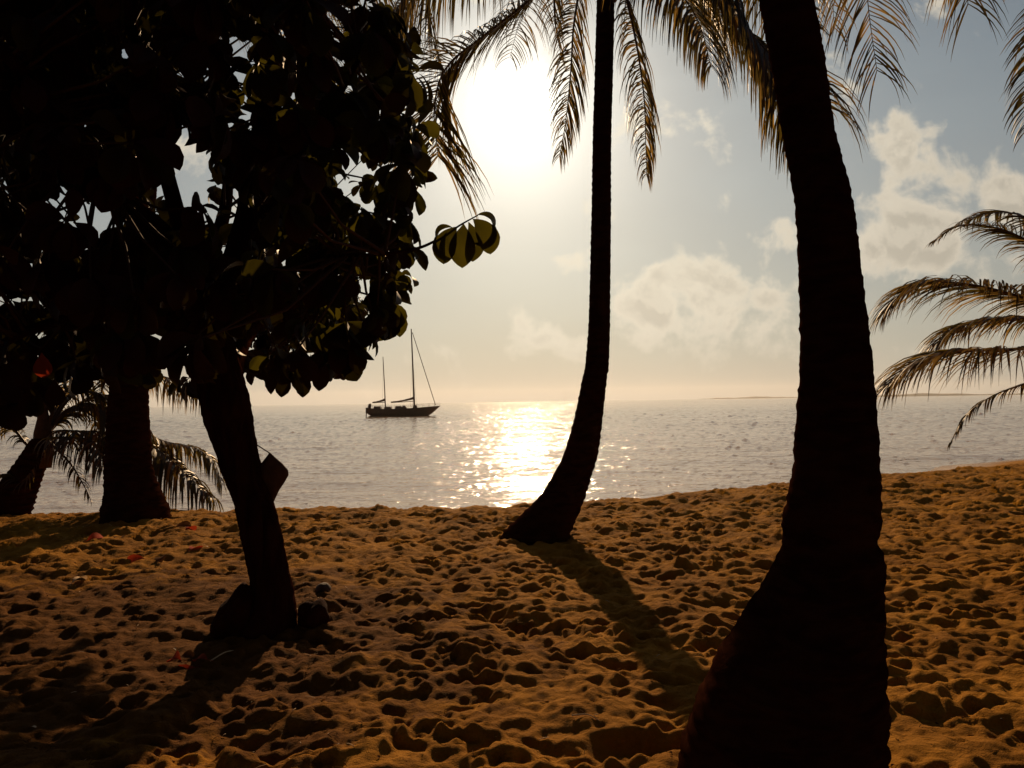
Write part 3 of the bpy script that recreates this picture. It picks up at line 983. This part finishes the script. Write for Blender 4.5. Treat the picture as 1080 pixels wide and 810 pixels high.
limb([P(230, 340, 5.5), P(270, 330, 5.9), P(320, 320, 6.3), P(355, 325, 6.6)], .06, .015)
limb([P(180, 322, 5.6), P(110, 330, 5.3), P(40, 345, 5.0), P(-10, 370, 4.9), P(-60, 400, 4.9)], .05, .015)
limb([P(212, 320, 5.4), P(220, 280, 6.2), P(240, 200, 7.0), P(230, 100, 7.4), P(200, 0, 7.6)], .08, .02)
limb([P(212, 320, 5.4), P(150, 240, 6.4), P(90, 150, 7.0), P(40, 50, 7.3), P(0, -60, 7.4)], .08, .02)

poly = [(378, -260), (405, 0), (420, 60), (418, 125), (398, 175), (402, 215), (412, 245), (410, 275), (392, 302), (388, 318), (368, 348), (345, 376), (322, 392), (285, 392), (255, 395), (235, 408), (200, 408), (165, 385),
        (120, 385), (85, 378), (55, 390), (28, 402), (0, 425), (-60, 435), (-170, 430), (-260, 200), (-230, -200), (-60, -380), (200, -420)]


def inside(x, y):
    c = False
    j = len(poly) - 1
    for i in range(len(poly)):
        xi, yi = poly[i]
        xj, yj = poly[j]
        if (yi > y) != (yj > y) and x < (xj - xi) * (y - yi) / (yj - yi) + xi:
            c = not c
        j = i
    return c


gaps = [(190, 138, 14, 16), (200, 182, 10, 20), (245, 45, 6, 14), (98, 215, 8, 4), (180, 378, 6, 12), (222, 396, 4, 10)]
rl = random.Random(21)
lm = MB()
tw = mb
clusters = []
for _ in range(20000):
    if len(clusters) >= 960:
        break
    x, y = rl.uniform(-260, 420), rl.uniform(-420, 440)
    if not inside(x, y):
        continue
    if y < -120 and rl.random() < .5 or x < -60 and rl.random() < .55:
        continue
    if any(((x - a) / (c + 18)) ** 2 + ((y - b) / (d + 18)) ** 2 < 1 for a, b, c, d in gaps):
        continue
    edge = x > 330
    if edge and rl.random() < .30:
        continue
    Y = rl.uniform(4.5, 6.6) if edge else rl.uniform(3.9, 7.6)
    if x > 150 and y > 130 and rl.random() < .34:
        if x > 396:
            x = 392
        Y = rl.uniform(7.4, 10.6)  # set far back so the crown's shade reaches the near left sand
    p = P(x, y, Y)
    if p.z < 1.35:
        continue
    clusters.append(p)
for (x_, y_) in ((416, 238), (424, 258), (430, 150), (424, 118), (414, 205), (404, 298), (398, 322), (436, 78), (430, 60), (410, 275), (424, 170), (385, 345), (428, 228), (420, 290), (438, 135), (412, 318), (396, 336), (432, 196)):
    clusters.append(P(x_, y_, rl.uniform(4.7, 5.6)))
for _ in range(110):  # hidden clusters added behind the crown to shade the near left sand
    clusters.append(P(rl.uniform(262, 372), rl.uniform(285, 385), rl.uniform(8.6, 11.0)))
limbs = [v for v in limbs if not (v.x > P(418, 250, 4.6).x and v.y < 5)]
LV = np.array([tuple(v) for v in limbs])
for p in clusters:
    dd = ((LV - np.array(p)) ** 2).sum(1)
    q = limbs[int(dd.argmin())]
    out = (p - q)
    axis = (out.normalized() + Vector((0, 0, 0.35)) + Vector((rl.uniform(-.4, .4), rl.uniform(-.4, .4), rl.uniform(-.3, .3)))).normalized()
    mid = q.lerp(p, .5) + Vector((rl.uniform(-.08, .08), rl.uniform(-.08, .08), -0.08 * out.length))
    tw.tube([q, mid, p], [.009 + .004 * out.length, .008, .005], 5, 1, cap=False)
    rosette(lm, p, axis, rl, rl.randint(7, 9), rl.uniform(0.18, 0.27), backlit=0.10 if p.x < P(310, 200, 5).x else 0.6)  # more of the backlit leaf colour on the right side of the crown
# the lone twig that reaches out over the water, five big drooping leaves
tipn = P(487, 232, 4.53)
for (x0, y0, dx, dy, dz, L, wd, cu) in ((477, 240, -1.0, -.15, .42, .235, .60, 2.6), (482, 239, -.45, -.5, -.45, .20, .60, .9), (489, 236, -.05, -.35, -.8, .215, .58, .3),
                                        (494, 234, .28, .35, -.7, .20, .56, .5), (503, 227, .95, -.1, .40, .245, .62, 2.7), (499, 231, .55, -.5, -.35, .20, .58, 1.0), (472, 243, -.3, .5, -.6, .15, .54, .4)):
    leaf(lm, P(x0, y0, 4.53), Vector((dx, dy, dz)), Vector((-.35 * dx, -0.75, 0.75)), L * 1.24, L * 1.24 * wd, cu * 1.1, 1, fine=16)
for (x0, y0, x1, y1, L) in ((372, 355, 386, 408, .24), (352, 352, 362, 405, .25), (340, 375, 335, 425, .22), (318, 385, 322, 428, .2), (300, 385, 296, 425, .2),
                            (415, 262, 438, 278, .16), (405, 285, 422, 318, .17)):
    a, b = P(x0, y0, 4.8), P(x1, y1, 4.8)
    leaf(lm, a, (b - a), Vector((0.5, -0.9, 0.2)), L, L * .5, .25, 0)
# big round leaf and a red one low at the far left
for (x0, y0, x1, y1, L, m_) in ((12, 372, 30, 405, .26, 0), (44, 372, 47, 402, .16, 2), (30, 372, 12, 400, .22, 0), (5, 420, 12, 460, .2, 0), (20, 425, 16, 452, .18, 0), (40, 415, 36, 440, .15, 1), (57, 400, 60, 430, .17, 0), (28, 410, 34, 446, .18, 0), (2, 400, -6, 440, .2, 0)):
    a, b = P(x0, y0, 4.9), P(x1, y1, 4.9)
    leaf(lm, a, (b - a), Vector((0.3, -0.9, 0.2)), L, L * .68, .25, m_)
tw.build('trunk', [MAT_BARK2, MAT_TWIG], alm)
lm.build('crown', [MAT_LEAF, MAT_LEAF2, MAT_LEAF_RED], alm, smooth=True)

# ------------------------------------------------------------------ things round the almond tree
MAT_ROCK = simple('dark_rock', (0.03, 0.007, 0.003), 0.95, .4, 6, bump=.03, bscale=9, spec=.03)
MAT_HUSK = simple('coconut_husk', (0.05, 0.02, 0.01), 0.8, .3, 9, bump=.006, bscale=60)


def lumpy(name, c, s, mat, label, cat, seed, sub=24, amp=.22, group=None, sink=.25, rot=0.0, taper=0.0):
    r = random.Random(seed)
    ph = [r.uniform(0, 6.28) for _ in range(9)]
    mb = MB()
    nu, nv = sub, sub * 2
    vs, fs = [], []
    cr, sr = math.cos(rot), math.sin(rot)
    for i in range(nu + 1):
        a = math.pi * i / nu
        for j in range(nv):
            b = 2 * math.pi * j / nv
            d = Vector((math.sin(a) * math.cos(b), math.sin(a) * math.sin(b), math.cos(a)))
            f = 1 + amp * (math.sin(2.2 * d.x * 2 + ph[0]) * math.sin(2 * d.z * 1.7 + ph[1]) + .5 * math.sin(5 * d.y + ph[2]) * math.cos(4 * d.x + ph[3]) + .25 * math.sin(9 * d.z + ph[4]) * math.sin(8 * d.x + ph[5]))
            v = Vector((d.x * s[0] * f, d.y * s[1] * f, d.z * s[2] * f))
            v.x *= 1 - taper * max(-.3, d.z)
            vs.append((v.x * cr - v.z * sr, v.y, v.x * sr + v.z * cr))
    for i in range(nu):
        for j in range(nv):
            fs.append((i * nv + j, i * nv + (j + 1) % nv, (i + 1) * nv + (j + 1) % nv, (i + 1) * nv + j))
    mb.add(vs, fs)
    o = mb.build(name, mat)
    o.location = (c[0], c[1], gz(c[0], c[1]) + s[2] * (1 - sink * 2) * .9)
    return setp(o, label, cat, group)


c = P(254, 662, 5.55)
lumpy('rock', c, (.17, .17, .23), MAT_ROCK, 'dark boulder leaning against the left of the almond trunk', 'rock', 4, sink=.2, rot=-.25, amp=.13, taper=.45)
c = P(330, 655, 5.65)
lumpy('rock', c, (.12, .13, .11), MAT_ROCK, 'low dark rock on the sand right of the almond trunk', 'rock', 6, sink=.25, amp=.16, taper=.25)
c = P(341, 613, 6.75)
lumpy('coconut', c, (.065, .07, .05), MAT_HUSK, 'fallen coconut half buried in a hollow behind the low rock', 'coconut', 8, amp=.06, sink=.1)
# hanging cloth bundle on the almond trunk
MAT_CLOTH = simple('dark_cloth', (0.07, 0.033, 0.018), 0.95, .25, 12, bump=.006, bscale=30)
MAT_CORD = simple('cord', (0.12, 0.06, 0.035), 0.9)
Yb = 5.62
bt = P(284.5, 478, Yb)
bag = empty('cloth_bundle', tuple(P(287, 530, Yb)), 'dark pointed cloth bundle hung by a cord from the almond trunk', 'bundle')
outl = [(284.5, 477, 284.5, 477), (280, 483, 291, 483), (275, 489, 298, 489), (271, 494, 304, 496), (272, 501, 304.5, 501), (275, 509, 300, 509), (279, 517, 294.5, 517), (283, 525, 291, 524.5), (287, 530, 288.5, 530)]
mbg = MB()
vs, fs = [], []
sgm = 20
for i, (xa, ya, xb, yb) in enumerate(outl):
    a, b = P(xa, ya, Yb), P(xb, yb, Yb)
    cn_ = (a + b) / 2
    hx = (b - a) / 2
    dep = 0.055 * math.sin(math.pi * min(1, max(0.02, i / (len(outl) - 1)))) + .004
    for j in range(sgm):
        th = 2 * math.pi * j / sgm
        f = 1 + 0.10 * math.sin(6 * th + i * .4)
        vs.append(tuple(cn_ + hx * math.cos(th) + Vector((0, dep * f * math.sin(th), 0))))
for i in range(len(outl) - 1):
    for j in range(sgm):
        fs.append((i * sgm + j, i * sgm + (j + 1) % sgm, (i + 1) * sgm + (j + 1) % sgm, (i + 1) * sgm + j))
mbg.add(vs, fs)
mbg.build('cloth', MAT_CLOTH, bag)
mbc = MB()
mbc.tube([P(266, 466, 5.58), P(276, 472.5, 5.6), bt], [.0045, .0045, .0045], 6)
mbc.build('cord', MAT_CORD, bag)

# ------------------------------------------------------------------ litter on the sand
MAT_REDLEAF = leafy('fallen_leaf_red', (0.30, 0.045, 0.018), 0.25, (0.6, 0.07, 0.02), 0.85, 12, spec=.03)
MAT_PALELEAF = leafy('fallen_leaf_pale', (0.62, 0.45, 0.28), 0.25, (0.6, 0.42, 0.22), 0.85, 12, spec=.03)
MAT_BROWNLEAF = leafy('fallen_leaf_brown', (0.10, 0.045, 0.018), 0.2, (0.2, 0.08, 0.02), 0.9, 12, spec=.02)


def ground_pt(px, py):
    d = ray(px, py)
    t = -EYE.z / d.z
    for _ in range(4):
        p = EYE + d * t
        t = (gz(p.x, p.y) - EYE.z) / d.z
    return EYE + d * t


def fallen(px, py, L, mat, label, seed, tilt=.8, grp='fallen leaves on the sand'):
    r = random.Random(seed)
    p = ground_pt(px, py)
    mb = MB()
    az = r.uniform(0, 6.28)
    d = Vector((math.cos(az), math.sin(az), tilt * r.uniform(.8, 1.2)))
    leaf(mb, Vector((0, 0, 0.012)), d, Vector((r.uniform(-.5, .5), -.5, 1)), L, L * .58, r.uniform(.6, 1.6), 0)
    mb.tube([Vector((0, 0, .012)), Vector((-d.x * .02, -d.y * .02, .012)), Vector((-d.x * .04, -d.y * .04, .008))], [.002, .0018, .0015], 5, 0)
    o = mb.build('fallen_leaf', mat)
    o.location = p
    return setp(o, label, 'leaf', grp)


fallen(91, 572, .24, MAT_REDLEAF, 'red fallen leaf nearest the left edge, in the long palm shadow', 1)
fallen(184, 558, .22, MAT_BROWNLEAF, 'dark red brown fallen leaf just right of the stout palm foot', 2)
fallen(196, 559, .22, MAT_REDLEAF, 'red fallen leaf farthest from the viewer, right of the stout palm foot', 3)
fallen(200, 582, .23, MAT_REDLEAF, 'bright red fallen leaf between stout palm and almond trunk', 4)
fallen(153, 591, .22, MAT_REDLEAF, 'small red fallen leaf lying beside a dry twig', 5)
fallen(170, 590, .2, MAT_BROWNLEAF, 'brown fallen leaf at the end of the dry twig', 6)
fallen(126, 571, .25, MAT_BROWNLEAF, 'dark brown curled fallen leaf below the stout palm', 7)
fallen(76, 617, .17, MAT_PALELEAF, 'pale cream fallen leaf standing up alone on shaded sand', 8, tilt=1.5)
fallen(191, 698, .15, MAT_REDLEAF, 'left orange red leaf of the pile nearest the viewer', 9, tilt=.9, grp='red leaf pile')
fallen(206, 706, .17, MAT_REDLEAF, 'lowest orange red leaf of the pile nearest the viewer', 10, tilt=.3, grp='red leaf pile')
fallen(219, 698, .12, MAT_REDLEAF, 'right orange red leaf of the pile nearest the viewer', 11, tilt=.8, grp='red leaf pile')
fallen(207, 697, .13, MAT_BROWNLEAF, 'brown middle leaf of the pile nearest the viewer', 12, tilt=.8, grp='red leaf pile')


def stick(x0, y0, x1, y1, r, mat, label):
    a, b = ground_pt(x0, y0), ground_pt(x1, y1)
    a.z += .012
    b.z += .012
    m = a.lerp(b, .5) + Vector((.01, .01, .015))
    mb = MB()
    mb.tube(catmull([a - a, m - a, b - a], 6), [r * (1 - .05 * i) for i in range(13)], 7)
    o = mb.build('stick', mat)
    o.location = a
    return setp(o, label, 'stick')


MAT_PALE = simple('bleached_wood', (0.5, 0.36, 0.22), 0.8)
stick(603, 757, 634, 764, .0045, MAT_PALE, 'pale bleached twig above the big hollow at the bottom')
stick(157, 588, 170, 600, .006, MAT_BROWNLEAF, 'dry brown twig among the red fallen leaves')
stick(718, 806, 745, 768, .006, MAT_PALE, 'thin pale twig beside the swollen foot of the nearest palm')
stick(222, 699, 246, 688, .005, MAT_PALE, 'thin stick pointing from the red leaf pile to the almond trunk')

mbl = MB()
rr_ = random.Random(33)
for _ in range(3500):
    y = 3.2 + 9 * rr_.random() ** 1.3
    x = rr_.uniform(-.62, .62) * y
    if x > -0.2 * y and rr_.random() < .85:
        continue
    z = gz(x, y)
    s = rr_.uniform(.006, .022)
    az = rr_.uniform(0, 3.14)
    d = Vector((math.cos(az), math.sin(az), rr_.uniform(-.1, .3)))
    if rr_.random() < .5:
        p0 = Vector((x, y, z + .003))
        mbl.tube([p0, p0 + d * s * 1.5 + Vector((0, 0, .003)), p0 + d * s * 3], [.0016, .0016, .001], 4, 1 if rr_.random() < .12 else 0)
    else:
        leaf(mbl, Vector((x, y, z + .004)), d, Vector((rr_.uniform(-.4, .4), -.2, 1)), s * 2.0, s * 1.3, 1.0, 1 if rr_.random() < .08 else 0)
o = mbl.build('leaf_litter', [MAT_BROWNLEAF, MAT_PALE])
setp(o, 'scattered crumbs of dry leaves and twigs on the sand', 'litter', kind='stuff')

# ------------------------------------------------------------------ ketch at anchor
MAT_HULL = simple('hull_paint', (0.075, 0.04, 0.026), 0.5, .15, 2)
MAT_DECK = simple('deck', (0.16, 0.09, 0.055), 0.7)
MAT_MAST = simple('mast', (0.09, 0.05, 0.035), 0.5)
MAT_SAIL = simple('furled_sail', (0.10, 0.055, 0.035), 0.8)
YB = 158.0
sc_ = YB / FPX
kx0 = P(425, 440, YB).x
ketch = empty('sailing_ketch', (kx0, YB, SEA_Z), 'dark two masted sailing yacht anchored on the water with sails furled', 'boat')


def S(px, py):
    """boat-local point from the side view: metres right of the middle and above the waterline"""
    return ((px - 425) * sc_, (440 - py) * sc_)


# hull
mbh = MB()
st = []
nst = 26
sheer = [(388, 431), (395, 431.5), (410, 432.3), (425, 432.0), (440, 431.3), (450, 430.5), (464, 429.6)]
for i in range(nst + 1):
    t = i / nst
    x = -6.95 + 14.4 * t
    px = 425 + x / sc_
    ytop = np.interp(px, [s[0] for s in sheer], [s[1] for s in sheer])
    zt = (440 - ytop) * sc_
    # overhang: keel height rises at bow and stern
    zb = -0.35
    if t > .80:
        zb = -0.35 + (zt + .25) * ((t - .80) / .20) ** 1.15
    if t < .10:
        zb = -0.35 + (zt * .45) * (1 - t / .10)
    zb = min(zb, zt - .06)
    bw = 1.95 * (min(1, .62 + t * 1.4)) * (1 if t < .5 else max(.02, 1 - ((t - .5) / .5) ** 2.1))
    st.append((x, zt, zb, bw))
vs, fs = [], []
ms = 9
for x, zt, zb, bw in st:
    for j in range(ms):
        a = (j / (ms - 1)) * 2 - 1
        yv = bw * (abs(a) ** .55) * (1 if a > 0 else -1) if a else 0
        vs.append((x, yv, zb + (zt - zb) * abs(a) ** 1.7))
for i in range(nst):
    for j in range(ms - 1):
        fs.append((i * ms + j, (i + 1) * ms + j, (i + 1) * ms + j + 1, i * ms + j + 1))
fs.append(tuple(range(ms)))
fs.append(tuple(nst * ms + j for j in range(ms))[::-1])
mbh.add(vs, fs)
mbh.build('hull', MAT_HULL, ketch, origin=(0, 0, 0))
md = MB()
vs = []
for x, zt, zb, bw in st:
    vs += [(x, -bw * .97, zt - .03), (x, bw * .97, zt - .03)]
md.add(vs, [(2 * i, 2 * i + 1, 2 * i + 3, 2 * i + 2) for i in range(nst)])
md.build('deck', MAT_DECK, ketch, smooth=False, origin=(0, 0, 0))
cabins = []
for (x0, x1, z0, z1, w) in ((395, 402, 432, 429.2, 1.0), (406, 413, 432.5, 429.8, .9), (417.5, 424, 432.2, 429.3, .85), (424, 429, 432, 430, .8), (425, 427.6, 430, 428.9, .4), (436, 440, 431.6, 428.6, .6)):
    mc = MB()
    a, b = S(x0, z0), S(x1, z1)
    cx_, cz_ = (a[0] + b[0]) / 2, (a[1] + b[1]) / 2
    zt = b[1] - a[1]
    vs = [(a[0] - .1, -w, a[1] - .2), (b[0] + .15, -w, a[1] - .2), (b[0] + .15, w, a[1] - .2), (a[0] - .1, w, a[1] - .2),
          (a[0] + .05, -w * .85, b[1]), (b[0] - .1, -w * .85, b[1]), (b[0] - .1, w * .85, b[1]), (a[0] + .05, w * .85, b[1])]
    mc.add(vs, [(0, 1, 5, 4), (1, 2, 6, 5), (2, 3, 7, 6), (3, 0, 4, 7), (4, 5, 6, 7), (3, 2, 1, 0)])
    mc.build('cabin' if abs(b[0] - a[0]) > .9 else 'hatch', MAT_HULL, ketch, smooth=False, origin=(0, 0, 0))
# masts (raked a little aft), booms with furled sails


def mast(bx, by, tx, ty, r0, spread):
    mm = MB()
    a, b = S(bx, by), S(tx, ty)
    mm.tube([(a[0], 0, a[1] - .2), ((a[0] + b[0]) / 2, 0, (a[1] + b[1]) / 2), (b[0], 0, b[1])], [r0, r0 * .9, r0 * .6], 10)
    m = mm.build('mast', MAT_MAST, ketch, origin=(0, 0, 0))
    for f in spread:
        ms_ = MB()
        x, z = a[0] + (b[0] - a[0]) * f, a[1] + (b[1] - a[1]) * f
        ms_.tube([(x, -.95, z), (x, 0, z + .05), (x, .95, z)], [.03, .045, .03], 6)
        s = ms_.build('spreader', MAT_MAST, m, origin=(0, 0, 0))
    return a, b


ma, mbp = mast(437.2, 431, 434.8, 348, .17, (.38, .68))
za, zb_ = mast(406.8, 432, 404.6, 377, .11, (.55,))


def boom(x0, y0, x1, y1, lump):
    mm = MB()
    a, b = S(x0, y0), S(x1, y1)
    pts = [(a[0] + (b[0] - a[0]) * t / 12, 0, a[1] + (b[1] - a[1]) * t / 12) for t in range(13)]
    mm.tube(pts, [.07] * 13, 8)
    bo = mm.build('boom', MAT_MAST, ketch, origin=(0, 0, 0))
    ms_ = MB()
    ms_.tube([(p[0], 0, p[2] + .13 + lump * (1 - i / 12) ** 2.2) for i, p in enumerate(pts)], [.10 + .16 * (1 - i / 12) ** 1.5 + .02 * math.sin(i * 2) for i in range(13)], 10)
    ms_.build('furled_sail', MAT_SAIL, bo, origin=(0, 0, 0))


boom(437, 424.5, 412.5, 425.6, .55)
boom(406.5, 425, 393, 425.6, .4)
mr = MB()


def line(mb_, a, b, r):
    mb_.tube([a, tuple((Vector(a) + Vector(b)) / 2 + Vector((0, 0, -.03))), b], [r, r, r], 5)


j0, j1 = S(437, 355), S(459.5, 429)
fs_ = MB()
line(fs_, (j0[0] - .2, 0, j0[1] + .6), (j1[0], 0, j1[1]), .075)
fs_.build('furled_jib', MAT_SAIL, ketch, origin=(0, 0, 0))
for sg in (-1, 1):
    for f, xo in ((.68, .3), (.98, 0), (.68, -.6)):
        line(mr, (ma[0] + (mbp[0] - ma[0]) * f, .0, ma[1] + (mbp[1] - ma[1]) * f), (ma[0] + xo, sg * 1.7, ma[1] + .1), .012)
    line(mr, (zb_[0], 0, zb_[1] - .1), (za[0] - .4, sg * 1.6, za[1]), .012)
mr.build('shroud', MAT_MAST, ketch, origin=(0, 0, 0))
mg = MB()
for sg in (-1, 1):
    prev = None
    for i in range(0, nst + 1, 2):
        x, zt, zb, bw = st[i]
        p0, p1 = (x, sg * bw * .95, zt - .02), (x, sg * bw * .95, zt + .62)
        mg.tube([p0, p1], [.022, .022], 5)
        if prev:
            line(mg, prev, p1, .013)
            line(mg, (prev[0], prev[1], prev[2] - .3), (p1[0], p1[1], p1[2] - .3), .010)
        prev = p1
mg.build('guard_rail', MAT_MAST, ketch, origin=(0, 0, 0))
mw = MB()
a = S(388.5, 434)
mw.box((a[0] - .1, 0, 1.2), (.55, 1.6, 1.2))
mw.tube([(a[0] + .2, 0, 1.5), (a[0] + .35, 0, 2.45), (a[0] + .5, 0, 2.6)], [.35, .3, .08], 8)
mw.tube([(a[0] - .45, 0, -.2), (a[0] - .35, 0, 1.2)], [.09, .09], 8)
mw.build('steering_gear', MAT_HULL, ketch, origin=(0, 0, 0))

# ------------------------------------------------------------------ unseen trees added behind the viewer to keep sky light off the sand
kids = [o for o in bpy.data.objects if o.parent == alm]
for (x, y, sc_f, rz) in ((-5.5, -3.5, 1.5, 1.0), (2.5, -4.0, 1.6, 2.4), (8.5, -2.5, 1.6, 4.0), (-12.0, -1.0, 1.7, 5.2), (-1.0, -9.5, 2.0, 3.0), (14.5, -5.0, 1.8, 0.4), (-9.0, -9.0, 2.0, 4.6), (8.0, -10.0, 2.0, 5.9)):
    t_ = alm.copy()
    COL.objects.link(t_)
    t_.location = (x, y, 0.0)
    t_.scale = (sc_f,) * 3
    t_.rotation_euler = (0, 0, rz)
    t_['label'] = 'unseen sea almond copy added behind the viewer to block sky light'
    t_['group'] = 'added sky blocking trees behind the viewer'
    for k_ in kids:
        c_ = k_.copy()
        COL.objects.link(c_)
        c_.parent = t_
